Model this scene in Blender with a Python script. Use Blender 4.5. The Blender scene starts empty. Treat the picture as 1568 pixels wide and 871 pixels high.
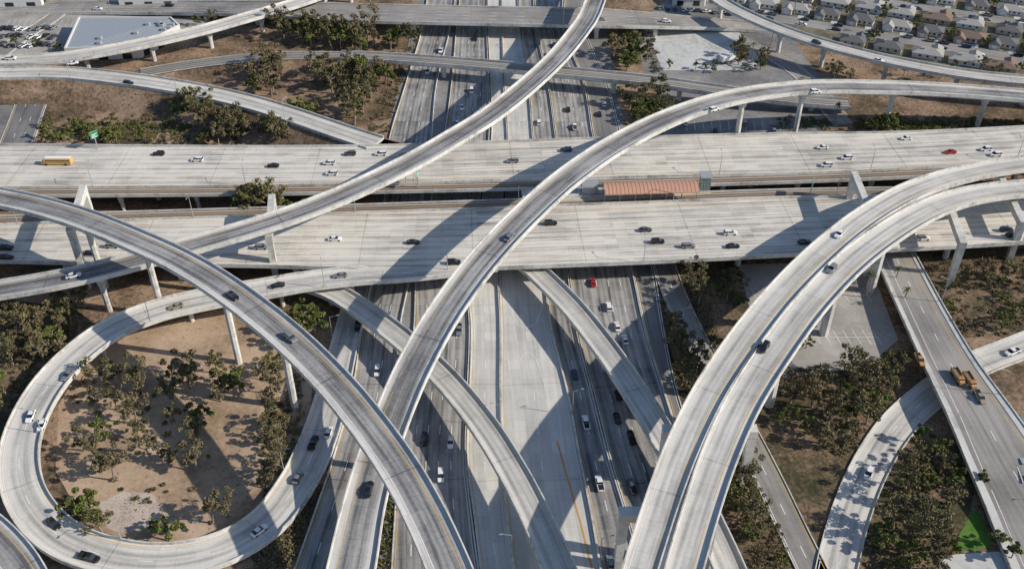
import bpy, bmesh, math, random
import numpy as np
from mathutils import Vector
random.seed(7); rng=np.random.default_rng(7)
scn=bpy.context.scene
# ---------------- camera -----------------
H=220.0; TH=math.radians(37.9); F=1524.0
cd=bpy.data.cameras.new("camera"); cam=bpy.data.objects.new("camera",cd); scn.collection.objects.link(cam)
cam.location=(0,0,H); cam.rotation_euler=(math.pi/2-TH,0,0)
cd.sensor_width=36; cd.lens=35; cd.clip_end=20000; cd.clip_start=1
scn.camera=cam
# Photogrammetric survey table: a measured image point plus the real elevation z (metres) of the
# structure it lies on gives its true plan position (x east, y north). Everything is then built in 3D
# in world metres (real deck heights, columns down to the ground), so it holds from any viewpoint.
ct,st=math.cos(TH),math.sin(TH)
def W(px,py,z=0.0):
    u=(px-784)/F; v=(435.5-py)/F
    d=(u, ct+v*st, -st+v*ct)
    t=(z-H)/d[2]
    return (u*t, d[1]*t, z)
# ---------------- light ------------------
EL=math.radians(31); AZ=math.radians(101)
wd=bpy.data.worlds.new("World"); scn.world=wd; wd.use_nodes=True
nt=wd.node_tree; bg=nt.nodes['Background']; sky=nt.nodes.new('ShaderNodeTexSky'); sky.sky_type='NISHITA'
sky.sun_disc=False; sky.sun_elevation=EL; sky.sun_rotation=AZ; sky.dust_density=.6; sky.ozone_density=2.5
nt.links.new(sky.outputs[0],bg.inputs[0]); bg.inputs[1].default_value=0.125
sd=bpy.data.lights.new("sun",'SUN'); sd.energy=5; sd.angle=math.radians(.5); sd.color=(1,.92,.80)
so=bpy.data.objects.new("sun",sd); scn.collection.objects.link(so)
tosun=Vector((math.cos(EL)*math.sin(AZ),math.cos(EL)*math.cos(AZ),math.sin(EL)))
so.rotation_euler=tosun.to_track_quat('Z','Y').to_euler()
scn.view_settings.view_transform='Standard'; scn.view_settings.look='None'; scn.view_settings.exposure=0
# ---------------- node helpers -----------
class G:
    def __init__(s,name,rough=.9,spec=.2):
        s.m=bpy.data.materials.new(name); s.m.use_nodes=True; s.t=s.m.node_tree
        s.b=s.t.nodes['Principled BSDF']; s.b.inputs['Roughness'].default_value=rough
        s.b.inputs['Specular IOR Level'].default_value=spec
    def n(s,ty): return s.t.nodes.new(ty)
    def lk(s,a,b):
        if isinstance(a,(int,float)): b.default_value=a
        elif isinstance(a,tuple): b.default_value=a if len(a)==4 or b.type=='VECTOR' else a+(1,)
        else: s.t.links.new(a,b)
    def m_(s,op,a,b=0,c=0,cl=False):
        n=s.n('ShaderNodeMath'); n.operation=op; n.use_clamp=cl
        s.lk(a,n.inputs[0]); s.lk(b,n.inputs[1]); s.lk(c,n.inputs[2]); return n.outputs[0]
    def ss(s,x,a,b):
        n=s.n('ShaderNodeMapRange'); n.interpolation_type='SMOOTHSTEP'; s.lk(x,n.inputs[0])
        n.inputs[1].default_value=a; n.inputs[2].default_value=b; return n.outputs[0]
    def mix(s,f,a,b,mode='MIX'):
        n=s.n('ShaderNodeMix'); n.data_type='RGBA'; n.blend_type=mode
        s.lk(f,n.inputs[0]); s.lk(a,n.inputs[6]); s.lk(b,n.inputs[7]); return n.outputs[2]
    def comb(s,x,y,z=0):
        n=s.n('ShaderNodeCombineXYZ'); s.lk(x,n.inputs[0]); s.lk(y,n.inputs[1]); s.lk(z,n.inputs[2]); return n.outputs[0]
    def noise(s,vec,sc,det=4,ro=.6):
        n=s.n('ShaderNodeTexNoise'); s.lk(vec,n.inputs['Vector']); n.inputs['Scale'].default_value=sc
        n.inputs['Detail'].default_value=det; n.inputs['Roughness'].default_value=ro; return n.outputs[0]
    def wn(s,vec):
        n=s.n('ShaderNodeTexWhiteNoise'); n.noise_dimensions='3D'; s.lk(vec,n.inputs['Vector']); return n.outputs[0]
    def pos(s): return s.n('ShaderNodeNewGeometry').outputs['Position']
    def uv(s):
        u=s.n('ShaderNodeTexCoord').outputs['UV']; x=s.n('ShaderNodeSeparateXYZ'); s.lk(u,x.inputs[0]); return x.outputs[0],x.outputs[1]
    def out(s,c): s.lk(c,s.b.inputs['Base Color']); return s.m
def road_mat(name,col,dark,band=0,bandamp=.5,streak=1.5,slab=.3,lane=3.6,patch=.8,seam=4.6,joint=40.,lanes=.5,base=.33):
    g=G(name); u,v=g.uv(); p=g.pos()
    n1=g.noise(p,.03,3); n3=g.noise(p,1.1,3)
    n2=g.noise(g.comb(g.m_('MULTIPLY',u,1.1),g.m_('MULTIPLY',v,.014)),1.0,4,.65)
    n4=g.noise(g.comb(g.m_('MULTIPLY',u,.28),g.m_('MULTIPLY',v,.05),7),1.0,2,.6)
    f=g.m_('MULTIPLY',g.m_('SUBTRACT',n1,.5),patch)
    f=g.m_('ADD',f,g.m_('MULTIPLY',g.m_('SUBTRACT',n2,.5),streak))
    f=g.m_('ADD',f,g.m_('MULTIPLY',g.m_('SUBTRACT',n4,.5),streak*.6))
    f=g.m_('ADD',f,g.m_('MULTIPLY',g.m_('SUBTRACT',n3,.5),.4))
    lp=g.m_('COSINE',g.m_('MULTIPLY',g.m_('DIVIDE',u,lane),2*math.pi*2))
    lp1=g.m_('COSINE',g.m_('MULTIPLY',g.m_('ADD',g.m_('DIVIDE',u,lane),.5),2*math.pi))
    f=g.m_('ADD',f,g.m_('MULTIPLY',lp,lanes*.14)); f=g.m_('ADD',f,g.m_('MULTIPLY',lp1,lanes*.16))
    sl=g.wn(g.comb(g.m_('FLOOR',g.m_('DIVIDE',u,lane)),g.m_('FLOOR',g.m_('DIVIDE',v,seam))))
    f=g.m_('ADD',f,g.m_('MULTIPLY',g.m_('SUBTRACT',sl,.5),slab*.7))
    sl2=g.wn(g.comb(g.m_('FLOOR',g.m_('DIVIDE',u,lane)),g.m_('FLOOR',g.m_('DIVIDE',v,seam*11)),3))
    f=g.m_('ADD',f,g.m_('MULTIPLY',g.m_('SUBTRACT',sl2,.5),slab))
    if band:
        b=g.m_('SUBTRACT',1,g.ss(g.m_('ABSOLUTE',g.m_('ADD',u,.2)),band*.5-.8,band*.5+.6))
        f=g.m_('ADD',f,g.m_('MULTIPLY',b,bandamp))
    f=g.m_('ADD',f,base)
    j=g.m_('LESS_THAN',g.m_('FRACT',g.m_('DIVIDE',v,seam)),.03)
    f=g.m_('ADD',f,g.m_('MULTIPLY',j,.15))
    j=g.m_('LESS_THAN',g.m_('FRACT',g.m_('DIVIDE',v,joint)),.45/joint)
    f=g.m_('ADD',f,g.m_('MULTIPLY',j,.3),cl=True)
    return g.out(g.mix(f,col,dark))
def noise_mat(name,cols,sc=.05,sc2=.8,rough=.95,amp=1.6,fine=.35,speck=None):
    g=G(name,rough,.1); p=g.pos()
    a=g.noise(p,sc,5,.65); b=g.noise(p,sc2,4,.7)
    f=g.m_('ADD',g.m_('MULTIPLY',g.m_('SUBTRACT',a,.5),amp),.5)
    f=g.m_('ADD',f,g.m_('MULTIPLY',g.m_('SUBTRACT',b,.5),fine*2),cl=True)
    r=g.n('ShaderNodeValToRGB'); g.lk(f,r.inputs[0]); e=r.color_ramp.elements
    while len(e)<len(cols): e.new(.5)
    for i,c in enumerate(cols): e[i].position=.15+.7*i/(len(cols)-1); e[i].color=c+(1,)
    c=r.outputs[0]
    if speck:
        s=g.ss(g.noise(p,.9,3,.5),speck[0],speck[0]+.06); c=g.mix(s,c,speck[1])
    return g.out(c)
def flat(name,c,rough=.6,spec=.3,metal=0,var=.12):
    g=G(name,rough,spec); g.b.inputs['Metallic'].default_value=metal
    n=g.noise(g.pos(),1.7,3); 
    return g.out(g.mix(n,tuple(x*(1-var) for x in c),tuple(min(1,x*(1+var)) for x in c)))
M={}
M['fly']=road_mat('flyover_concrete',(.58,.57,.55),(.115,.115,.12),band=6.8,bandamp=.55,streak=1.3,slab=.12,base=.17,lanes=.35)
M['fly_l']=road_mat('connector_concrete',(.64,.615,.57),(.21,.205,.19),band=5.5,bandamp=.24,streak=1.3,slab=.16,base=.14)
M['fwy']=road_mat('freeway_concrete',(.66,.62,.555),(.19,.18,.165),streak=1.7,slab=.26,patch=1.1,base=.27,lanes=.7)
M['fwyd']=road_mat('old_freeway_concrete',(.40,.385,.365),(.095,.095,.098),streak=1.6,slab=.35,patch=1.0,base=.42,lanes=.8)
M['lite']=road_mat('new_concrete',(.64,.62,.58),(.30,.295,.28),streak=.9,slab=.3,patch=1.2,lanes=.1)
M['asph']=road_mat('asphalt',(.24,.235,.225),(.085,.085,.09),streak=1.1,slab=0,patch=1.6,lanes=.3,joint=400)
M['street']=road_mat('worn_street_asphalt',(.34,.32,.30),(.13,.125,.12),streak=1.3,slab=0,patch=1.9,lanes=.3,joint=400)
M['rail']=road_mat('rail_ballast',(.30,.235,.17),(.10,.075,.055),streak=1.1,slab=0,patch=.8,lanes=2.2,lane=1.6,seam=1.4,base=.4)
M['railg']=road_mat('rail_track_concrete',(.34,.32,.29),(.09,.085,.08),streak=1.1,slab=0,patch=.8,lanes=2.2,lane=2.0,seam=1.4,base=.4)
M['conc']=noise_mat('parapet_concrete',[(.32,.31,.29),(.56,.545,.51),(.68,.665,.63)],.08,.6,fine=.6)
M['ground']=noise_mat('dry_ground',[(.07,.058,.036),(.15,.105,.068),(.28,.19,.13),(.36,.265,.185)],.045,.6,amp=1.9,fine=.6,speck=(.60,(.06,.06,.033)))
M['brush']=noise_mat('brush_ground',[(.045,.045,.025),(.09,.075,.045),(.18,.125,.082),(.27,.195,.13)],.06,.7,amp=2.0,fine=.7,speck=(.58,(.05,.055,.028)))
M['sand']=noise_mat('sandy_ground',[(.24,.17,.115),(.40,.29,.20),(.50,.385,.28)],.05,.6,amp=1.8,fine=.5,speck=(.64,(.15,.12,.08)))
M['lotc']=noise_mat('lot_concrete',[(.30,.30,.29),(.50,.50,.48),(.58,.58,.56)],.05,.4,amp=1.4)
M['slab']=noise_mat('broken_slab',[(.26,.21,.17),(.46,.38,.32),(.58,.50,.44)],.12,.9,amp=1.6,fine=.8,speck=(.6,(.18,.14,.10)))
M['lota']=noise_mat('lot_asphalt',[(.13,.13,.13),(.22,.215,.21),(.32,.31,.295)],.05,.6,amp=1.8)
M['lotl']=noise_mat('worn_lot_asphalt',[(.24,.225,.21),(.34,.32,.295),(.44,.415,.38)],.05,.6,amp=1.8)
M['grass']=noise_mat('lawn_grass',[(.05,.10,.02),(.09,.19,.035),(.14,.22,.06)],.15,1.)
M['yard']=noise_mat('yard_ground',[(.05,.07,.03),(.15,.135,.095),(.26,.22,.175)],.08,.5)
M['white']=flat('white_paint',(.75,.75,.73)); M['yel']=flat('yellow_paint',(.60,.38,.08)); M['ora']=flat('orange_paint',(.62,.30,.07))
M['steel']=flat('galvanised_steel',(.4,.41,.42),.5,.5,.3); M['green']=flat('sign_green',(.02,.20,.10)); M['black']=flat('tyre_rubber',(.02,.02,.02))
M['glass']=flat('dark_glass',(.02,.025,.03),.1,.8,0); M['trunk']=flat('bark',(.26,.21,.165),.95,.05,0,.4); M['sandm']=flat('gravel_load',(.2,.16,.12))
# ---------------- mesh helpers -----------
def mk(name,vs,fs,mats,mi=None,uv=None,parent=None,link=True):
    me=bpy.data.meshes.new(name); me.from_pydata([tuple(v) for v in vs],[],fs)
    for m in mats: me.materials.append(m)
    if mi is not None: me.polygons.foreach_set('material_index',mi)
    if uv is not None:
        l=me.uv_layers.new(name='UVMap'); l.data.foreach_set('uv',np.array(uv,dtype=np.float32).ravel())
    me.update()
    if not link: return me
    o=bpy.data.objects.new(name,me); scn.collection.objects.link(o)
    if parent: o.parent=parent
    return o
def place(name,me,loc,rz=0,sc=1.0,tilt=0):
    o=bpy.data.objects.new(name,me); scn.collection.objects.link(o)
    o.location=loc; o.rotation_euler=(0,tilt,rz); o.scale=(sc,sc,sc) if not isinstance(sc,tuple) else sc; return o
class MB:
    def __init__(s): s.v=[]; s.f=[]; s.m=[]
    def add(s,vs,fs,mi=0):
        b=len(s.v); s.v+= [tuple(v) for v in vs]; s.f+=[tuple(i+b for i in f) for f in fs]; s.m+=[mi]*len(fs)
    def box(s,x0,x1,y0,y1,z0,z1,mi=0,tx=0,ty=0):
        s.add([(x0,y0,z0),(x1,y0,z0),(x1,y1,z0),(x0,y1,z0),(x0+tx,y0+ty,z1),(x1-tx,y0+ty,z1),(x1-tx,y1-ty,z1),(x0+tx,y1-ty,z1)],
              [(3,2,1,0),(4,5,6,7),(0,1,5,4),(1,2,6,5),(2,3,7,6),(3,0,4,7)],mi)
    def cyl(s,a,b,r0,r1,n=8,mi=0,cap=True):
        a=Vector(a);b=Vector(b);d=(b-a).normalized(); u=d.orthogonal().normalized(); w=d.cross(u)
        vs=[];
        for c,r in((a,r0),(b,r1)):
            for i in range(n):
                t=2*math.pi*i/n; vs.append(c+u*(r*math.cos(t))+w*(r*math.sin(t)))
        fs=[(i,(i+1)%n,n+(i+1)%n,n+i) for i in range(n)]
        if cap: fs+=[tuple(range(n))[::-1],tuple(range(n,2*n))]
        s.add(vs,fs,mi)
    def obj(s,name,mats,parent=None,link=True): return mk(name,s.v,s.f,mats,s.m,None,parent,link)
def catmull(P,step=3.0):
    P=[np.array(p,float) for p in P]
    Q=[2*P[0]-P[1]]+P+[2*P[-1]-P[-2]]; out=[]
    for i in range(1,len(Q)-2):
        p0,p1,p2,p3=Q[i-1:i+3]; L=np.linalg.norm((p2-p1)[:2]); n=max(2,int(L/step))
        for k in range(n):
            t=k/n
            out.append(.5*((2*p1)+(-p0+p2)*t+(2*p0-5*p1+4*p2-p3)*t*t+(-p0+3*p1-3*p2+p3)*t**3))
    out.append(P[-1]); return out
ROADS={}
def reg(key,pts):
    S=catmull(pts); A=np.array(S); d=np.gradient(A[:,:2],axis=0); d/=np.linalg.norm(d,axis=1)[:,None]
    s=np.concatenate([[0],np.cumsum(np.linalg.norm(np.diff(A[:,:2],axis=0),axis=1))])
    ROADS[key]=dict(A=A,d=d,s=s,r=np.stack([d[:,1],-d[:,0]],1)); return ROADS[key]
def sweep(name,R,prof,mats,off=0,parent=None,gapL=None,gapR=None):
    A,r,s=R['A'],R['r'],R['s']; n=len(A); K=len(prof); V=[];UV=[]
    for i in range(n):
        hw=A[i,3]/2; 
        for (a,b,dz,_) in prof:
            if dz>0 and ((gapL and a<0 and gapL(*A[i,:2])) or (gapR and a>0 and gapR(*A[i,:2]))): dz=.004
            lat=a*hw+b; V.append((A[i,0]+r[i,0]*lat,A[i,1]+r[i,1]*lat,A[i,2]+dz))
            UV.append((lat,s[i]))
    Fs=[];mi=[];uv=[]
    for i in range(n-1):
        for k in range(K):
            k2=(k+1)%K; q=(i*K+k,i*K+k2,(i+1)*K+k2,(i+1)*K+k); Fs.append(q); mi.append(prof[k][3]); uv+=[UV[j] for j in q]
    for c in (0,n-1):
        q=tuple(c*K+k for k in range(K)); Fs.append(q); mi.append(1); uv+=[UV[j] for j in q]
    return mk(name,V,Fs,mats,mi,uv,parent)
def elev_prof(D=2.4,P=.9,box=.55): return [(-1,0,0,0),(1,0,0,1),(1,0,P,1),(1,.35,P,1),(1,.35,-.7,1),(box+.12,0,-1.1,1),(box,0,-D,1),(-box,0,-D,1),(-box-.12,0,-1.1,1),(-1,-.35,-.7,1),(-1,-.35,P,1),(-1,0,P,1)]
def grade_prof(P=.8,t=.3,b=-.15): return [(-1,0,0,0),(1,0,0,1),(1,0,P,1),(1,t,P,1),(1,t,b,1),(-1,-t,b,1),(-1,-t,P,1),(-1,0,P,1)]
def marks(R,specs,parent,name='lane_markings'):
    mb=MB(); A,r,s=R['A'],R['r'],R['s']
    def at(st,lat):
        x=np.interp(st,s,A[:,0]);y=np.interp(st,s,A[:,1]);z=np.interp(st,s,A[:,2]);rx=np.interp(st,s,r[:,0]);ry=np.interp(st,s,r[:,1])
        return (x+rx*lat,y+ry*lat,z+.02)
    for fn,solid,mi,wd in specs:
        st=0.; L=s[-1]
        while st<L-3:
            e=min(L,st+ (6 if solid else 3.8)); w0=np.interp(st,s,A[:,3]); w1=np.interp(e,s,A[:,3]); l0,l1=fn(w0),fn(w1)
            if l0 is not None and l1 is not None:
                mb.add([at(st,l0-wd/2),at(st,l0+wd/2),at(e,l1+wd/2),at(e,l1-wd/2)],[(0,1,2,3)],mi)
            st=e if solid else st+14.6
    if mb.f: mb.obj(name,[M['white'],M['yel'],M['ora']],parent)
def std_marks(R,parent,n,ml=.6,mr=.6,yl=1,wd=.18):
    sp=[(lambda w:-w/2+ml,True,1 if yl==1 else 0,wd),(lambda w:w/2-mr,True,1 if yl==2 else 0,wd)]
    for k in range(1,n): sp.append((lambda w,k=k:-w/2+ml+(w-ml-mr)*k/n,False,0,wd*1.2))
    marks(R,sp,parent)
def clear(x,y,zmax,me,margin,zmin=-1):
    for k,R in ROADS.items():
        if k==me: continue
        A=R['A']; dd=(A[:,0]-x)**2+(A[:,1]-y)**2; i=int(dd.argmin())
        if zmin<=A[i,2]<zmax and dd[i]<(A[i,3]/2+margin)**2: return False
    return True
def columns(key,parent,gap=42,lats=(0,),D=2.4,rad=1.15,start=15):
    R=ROADS[key];A,r,s,d=R['A'],R['r'],R['s'],R['d']; mb=MB(); st=start
    while st<s[-1]-5:
        for off in (0,5,-5,10,-10,15,-15):
            q=st+off
            if q<0 or q>s[-1]: continue
            i=int(np.searchsorted(s,q)); i=min(i,len(s)-1); zz=A[i,2]-D
            if zz<2: break
            ok=all(clear(A[i,0]+r[i,0]*l,A[i,1]+r[i,1]*l,A[i,2]-2,key,rad+.3) for l in lats)
            if ok:
                rr=Vector((r[i,0],r[i,1],0)); 
                for l in lats:
                    x=A[i,0]+r[i,0]*l;y=A[i,1]+r[i,1]*l
                    mb.cyl((x,y,-.5),(x,y,max(.5,zz-3)),rad,rad,8); 
                    a=Vector((x,y,max(.5,zz-3)));b=Vector((x,y,zz+.1)); dv=Vector((d[i,0],d[i,1],0)); f=1.9 if len(lats)==1 else 1.2
                    vs=[]
                    for c,m1 in((a,1.),(b,f)):
                        for sx,sy in((-1,-1),(1,-1),(1,1),(-1,1)): vs.append(c+rr*(sx*rad*m1)+dv*(sy*rad*.92))
                    mb.add(vs,[(3,2,1,0),(4,5,6,7),(0,1,5,4),(1,2,6,5),(2,3,7,6),(3,0,4,7)])
                if len(lats)>1:
                    c=Vector((A[i,0],A[i,1],zz)); hw=A[i,3]/2*.86; dv=Vector((d[i,0],d[i,1],0)); vs=[]
                    for z in(-1.3,.3):
                        for sx,sy in((-1,-1),(1,-1),(1,1),(-1,1)): vs.append(c+rr*(sx*hw)+dv*(sy*1.2)+Vector((0,0,z)))
                    mb.add(vs,[(3,2,1,0),(4,5,6,7),(0,1,5,4),(1,2,6,5),(2,3,7,6),(3,0,4,7)])
                break
        st+=gap
    if mb.f: mb.obj('columns',[M['conc']],parent)
def C(pts,k=1): return [W(p[0],p[1],p[2])+(p[3]*k,) for p in pts]
def E(rows):
    out=[];q=[]
    for a in rows:
        L=np.array(W(a[0],a[1],a[4]));Rr=np.array(W(a[2],a[3],a[4])); q.append((L,Rr))
    c=[(L+Rr)/2 for L,Rr in q]
    for i,(L,Rr) in enumerate(q):
        t=c[min(i+1,len(c)-1)]-c[max(i-1,0)]; t=t[:2]/np.linalg.norm(t[:2]); v=(Rr-L)[:2]; w=abs(v[0]*t[1]-v[1]*t[0]); out.append(tuple(c[i])+(w,))
    return out
# ---------------- ground -----------------
def sheet(name,poly,mat,z):
    vs=[W(x,y,z) for x,y in poly]
    return mk(name,vs,[tuple(range(len(vs)))],[mat])
mk('ground',[(-6000,-2000,0),(6000,-2000,0),(6000,9000,0),(-6000,9000,0)],[(0,1,2,3)],[M['ground']])
sheet('brush_ground',[(-200,440),(130,470),(100,560),(20,640),(0,760),(-200,800)],M['brush'],.01)
sheet('brush_ground',[(960,380),(1140,380),(1170,560),(1350,560),(1400,640),(1500,700),(1460,940),(1100,940),(1000,600)],M['brush'],.01)
sheet('brush_ground',[(1390,380),(1640,380),(1640,500),(1450,520)],M['brush'],.01)
sheet('sandy_ground',[(125,560),(200,510),(330,475),(430,480),(480,540),(475,640),(440,750),(350,815),(220,840),(130,800),(85,720),(90,620)],M['sand'],.012)
sheet('broken_slab',[(150,770),(190,752),(235,755),(262,800),(225,806),(190,818),(165,808)],M['slab'],.02)
sheet('freeway_verge',[(660,-80),(900,-80),(945,130),(975,300),(1010,500),(1060,680),(1150,920),(560,940),(590,760),(545,640),(570,420),(590,220)],M['lota'],.014)
sheet('parking_lot',[(1130,405),(1330,400),(1375,520),(1330,560),(1190,580),(1150,480)],M['lotl'],.02)
sheet('concrete_lot',[(985,40),(1130,48),(1165,92),(1150,108),(1015,108)],M['lotc'],.02)
sheet('asphalt_lot',[(1020,0),(1170,0),(1300,180),(1230,225),(1020,225),(1000,120),(985,110),(975,40)],M['lota'],.012)
sheet('asphalt_lot',[(-60,-60),(480,-60),(330,30),(250,60),(90,85),(-60,95)],M['lotl'],.012)
sheet('yard_ground',[(1140,-90),(1900,-90),(1900,145),(1568,122),(1350,88),(1200,45)],M['yard'],.012)
sheet('asphalt_lot',[(1500,640),(1800,620),(1800,960),(1560,960)],M['lota'],.016)
sheet('lawn',[(1487,778),(1500,786),(1508,803),(1516,822),(1518,836),(1496,842),(1474,842),(1462,834),(1470,815),(1480,800)],M['grass'],.03)
sheet('concrete_lot',[(1440,850),(1490,846),(1560,842),(1590,920),(1440,920)],M['lotc'],.02)
sheet('asphalt_lot',[(0,130),(60,130),(40,215),(-40,215)],M['lota'],.02)
# ---------------- roads ------------------
def elev(key,name,pts,mat,n=2,D=2.4,gap=42,lats=(0,),cols=True,par=.9,gapL=None,gapR=None,yl=1,box=.55,ml=.9,mr=.9,start=15,rad=1.15):
    R=reg(key,pts); o=sweep(name,R,elev_prof(D,par,box),[mat,M['conc']],gapL=gapL,gapR=gapR)
    std_marks(R,o,n,ml,mr,yl); R['o']=o; R['c']=(gap,lats,D,cols,start,rad); return o
def grade(key,name,pts,mat,n=2,par=.8,yl=1,ml=.6,mr=.6,mk_=True):
    R=reg(key,pts); o=sweep(name,R,grade_prof(par),[mat,M['conc']])
    if mk_: std_marks(R,o,n,ml,mr,yl)
    R['o']=o; R['c']=None; return o
def skirt(key,mat,slope=1.6,i0=0,i1=None):
    R=ROADS[key];A,r=R['A'],R['r']; i1=i1 or len(A); V=[];Fs=[]
    for i in range(i0,i1):
        for sg in(-1,1):
            for k,(zz) in enumerate((A[i,2]-.5,.0)):
                lat=sg*(A[i,3]/2+.3+(0 if k==0 else A[i,2]*slope)); V.append((A[i,0]+r[i,0]*lat,A[i,1]+r[i,1]*lat,zz))
    for i in range(i1-i0-1):
        b=i*4; Fs+=[(b,b+1,b+5,b+4),(b+2,b+3,b+7,b+6)]
    mk('embankment',V,Fs,[mat],parent=R['o'])
Z=.08
rows=[-60,40,130,215,300,410,500,600,700,800,920]
def vroad(key,name,xs,mat,n,par,ml=.6,mr=.6,dz=0,yl=1):
    pts=E([(a,y,b,y,Z+dz) for y,(a,b) in zip(rows,xs)][::-1]); return grade(key,name,pts,mat,n,par,yl,ml,mr)
vroad('coll','freeway_collector_road',[(662,705),(648,690),(622,668),(597,660),(590,648),(575,630),(556,612),(540,600),(512,575),(478,545),(436,512)],M['fwyd'],3,.8)
vroad('sbm','freeway_southbound_road',[(712,748),(700,745),(692,748),(680,748),(662,735),(640,712),(635,718),(625,715),(612,712),(605,722),(598,738)],M['fwyd'],5,.8)
vroad('sbh','freeway_carpool_road',[(750,765),(748,768),(752,770),(753,776),(740,770),(716,762),(722,765),(720,765),(716,768),(728,775),(742,793)],M['lite'],2,.8,dz=.01)
vroad('plz','median_road',[(768,790),(770,795),(773,808),(779,815),(775,825),(766,832),(768,842),(768,867),(771,886),(778,906),(797,926)],M['lite'],2,.8,dz=.005)
vroad('nbh','freeway_carpool_road',[(793,812),(798,820),(811,838),(818,850),(828,860),(835,868),(845,880),(870,905),(889,930),(909,960),(929,992)],M['fwyd'],2,.8,dz=.01)
vroad('nbm','freeway_northbound_road',[(815,865),(823,862),(841,893),(853,908),(863,935),(872,965),(884,985),(910,1015),(935,1048),(965,1088),(997,1138)],M['fwyd'],5,.8)
vroad('nbo','freeway_offramp_road',[(870,892),(866,895),(897,930),(912,952),(940,975),(969,1000),(989,1015),(1019,1036),(1052,1070),(1093,1110),(1143,1160)],M['asph'],1,.3,dz=.003)
z5=9.0
elev('105W','freeway_westbound_road',E([(-120,224,-120,289,z5),(0,223,0,288,z5),(200,225,200,287,z5),(400,226,400,285,z5),(600,224,600,282,z5),(800,217,800,276,z5),(1000,211,1000,271,z5),(1200,206,1200,267,z5),(1400,203,1400,258,z5),(1568,195,1568,247,z5),(1700,186,1700,235,z5)]),M['fwy'],6,1.6,40,(-10,0,10),box=.86,ml=3,mr=2.4,yl=2)
elev('105E','freeway_eastbound_road',E([(-120,352,-120,398,z5),(0,346,0,400,z5),(200,338,200,404,z5),(400,332,400,407,z5),(550,327,550,411,z5),(700,322,700,412,z5),(850,316,850,407,z5),(1000,311,1000,401,z5),(1200,304,1200,391,z5),(1400,301,1400,381,z5),(1568,299,1568,371,z5),(1700,297,1700,362,z5)]),M['fwy'],6,1.6,40,(-11,0,11),box=.86,ml=3,mr=3,
     gapR=lambda x,y:W(555,411,z5)[0]<x<W(760,411,z5)[0])
elev('railN','rail_viaduct',C([(-120,296,8.6,5),(0,295,8.6,5),(400,292,8.6,5),(800,284,8.6,5),(1200,274,8.6,5),(1568,258,8.6,5)]),M['rail'],1,1.6,30,(0,),par=.7,rad=.8,yl=0)
elev('railS','rail_viaduct',C([(-120,346,8.6,5),(0,338,8.6,5),(400,325,8.6,5),(800,312,8.6,5),(1200,297,8.6,5),(1568,292,8.6,5)]),M['rail'],1,1.6,30,(0,),par=.7,rad=.8,yl=0)
kf=.92
elev('F1','flyover_road',C([(-120,463,12,10.5),(0,444,13.5,10.5),(60,434,15,10.5),(120,422,16.5,10.5),(200,402,18.5,10.5),(300,374,20.5,10.5),(400,345,22,10.5),(480,317,23,10.5),(560,283,24,10.5),(640,243,24.5,10.5),(700,208,24.5,10.5),(750,177,24,10.5),(800,138,23,10.5),(850,92,22,10.5),(885,50,21,10.5),(905,18,20,10.5),(930,-50,19,10.5)],kf),M['fly'],1,ml=2.2,mr=1.6)
elev('F2','flyover_road',C([(525,930,4,13),(540,860,6,13),(556,780,9,12),(578,700,13,11.5),(604,630,18,11),(635,560,23,11),(680,480,27,11),(735,405,29.5,11),(800,335,31,11),(870,272,31,11),(950,218,30.5,11),(1040,175,29,11),(1130,148,27,11),(1240,134,24,11),(1350,134,21,11),(1450,138,18.5,11),(1568,147,16,11),(1700,160,14,11)],kf),M['fly'],1,ml=2.2,mr=1.6)
elev('F3','flyover_road',C([(-120,282,26,10.5),(0,303,27,10.5),(60,316,28,10.5),(130,337,29,10.5),(200,365,30,10.5),(270,397,31,10.5),(330,432,31.5,10.5),(390,475,31.5,10.5),(450,525,31,10.5),(510,585,30.5,10.5),(560,645,30,10.5),(610,715,29.5,10.5),(652,790,29,10.5),(687,868,28,10.5),(710,930,27,10.5)],kf),M['fly'],1,ml=2.2,mr=1.6)
elev('F4a','connector_road',C([(1700,236,18,9),(1568,251,20,9),(1480,266,21.5,9),(1400,291,23,9),(1330,330,24,9),(1265,381,25,9),(1200,446,26,9),(1140,520,26,9),(1085,605,26,9),(1045,690,26,9),(1015,775,26,9),(990,855,25,9),(970,930,24,9)]),M['fly_l'],1,ml=2.2,mr=1.2,rad=1.7)
elev('F4b','connector_road',C([(1700,280,18,9.5),(1568,289,20,9.5),(1490,299,21.5,9.5),(1430,318,22.5,9.5),(1370,351,24,9.5),(1305,400,25,9.5),(1243,464,26,9.5),(1186,540,26,9.5),(1137,617,26,9.5),(1101,695,26,9.5),(1072,775,26,9.5),(1046,860,25,9.5),(1026,930,24,9.5)]),M['fly_l'],1,ml=2.2,mr=1.2,rad=1.7)
elev('F5','flyover_road',C([(-120,760,22,10.5),(-40,800,22,10.5),(20,858,22,10.5),(60,930,22,10.5)],kf),M['fly'],1,ml=2.2,mr=2)
elev('loop','loop_ramp_road',C([(760,404,8.96,7),(690,411,8.96,8),(620,418,8.95,8.5),(550,422,8.9,9),(470,431,8.8,9.5),(400,443,8.6,10),(320,457,8.2,10.5),(240,476,7.8,10.5),(165,508,7.3,10.5),(100,560,6.6,10.5),(55,620,6,10.5),(30,690,5.3,10.5),(40,760,4.5,10.5),(90,820,3.8,10.5),(170,852,3.1,10.5),(260,858,2.6,10.5),(345,838,2.1,10.5),(410,798,1.6,10.5),(455,740,1.2,10.5),(485,680,.8,10.5),(505,620,.5,10),(520,560,.3,9),(540,480,.25,8),(560,410,.2,7)]),M['fly_l'],2,D=1.5,gap=30,gapR=lambda x,y:x>W(560,420,9)[0],box=.6,rad=.8)
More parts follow.
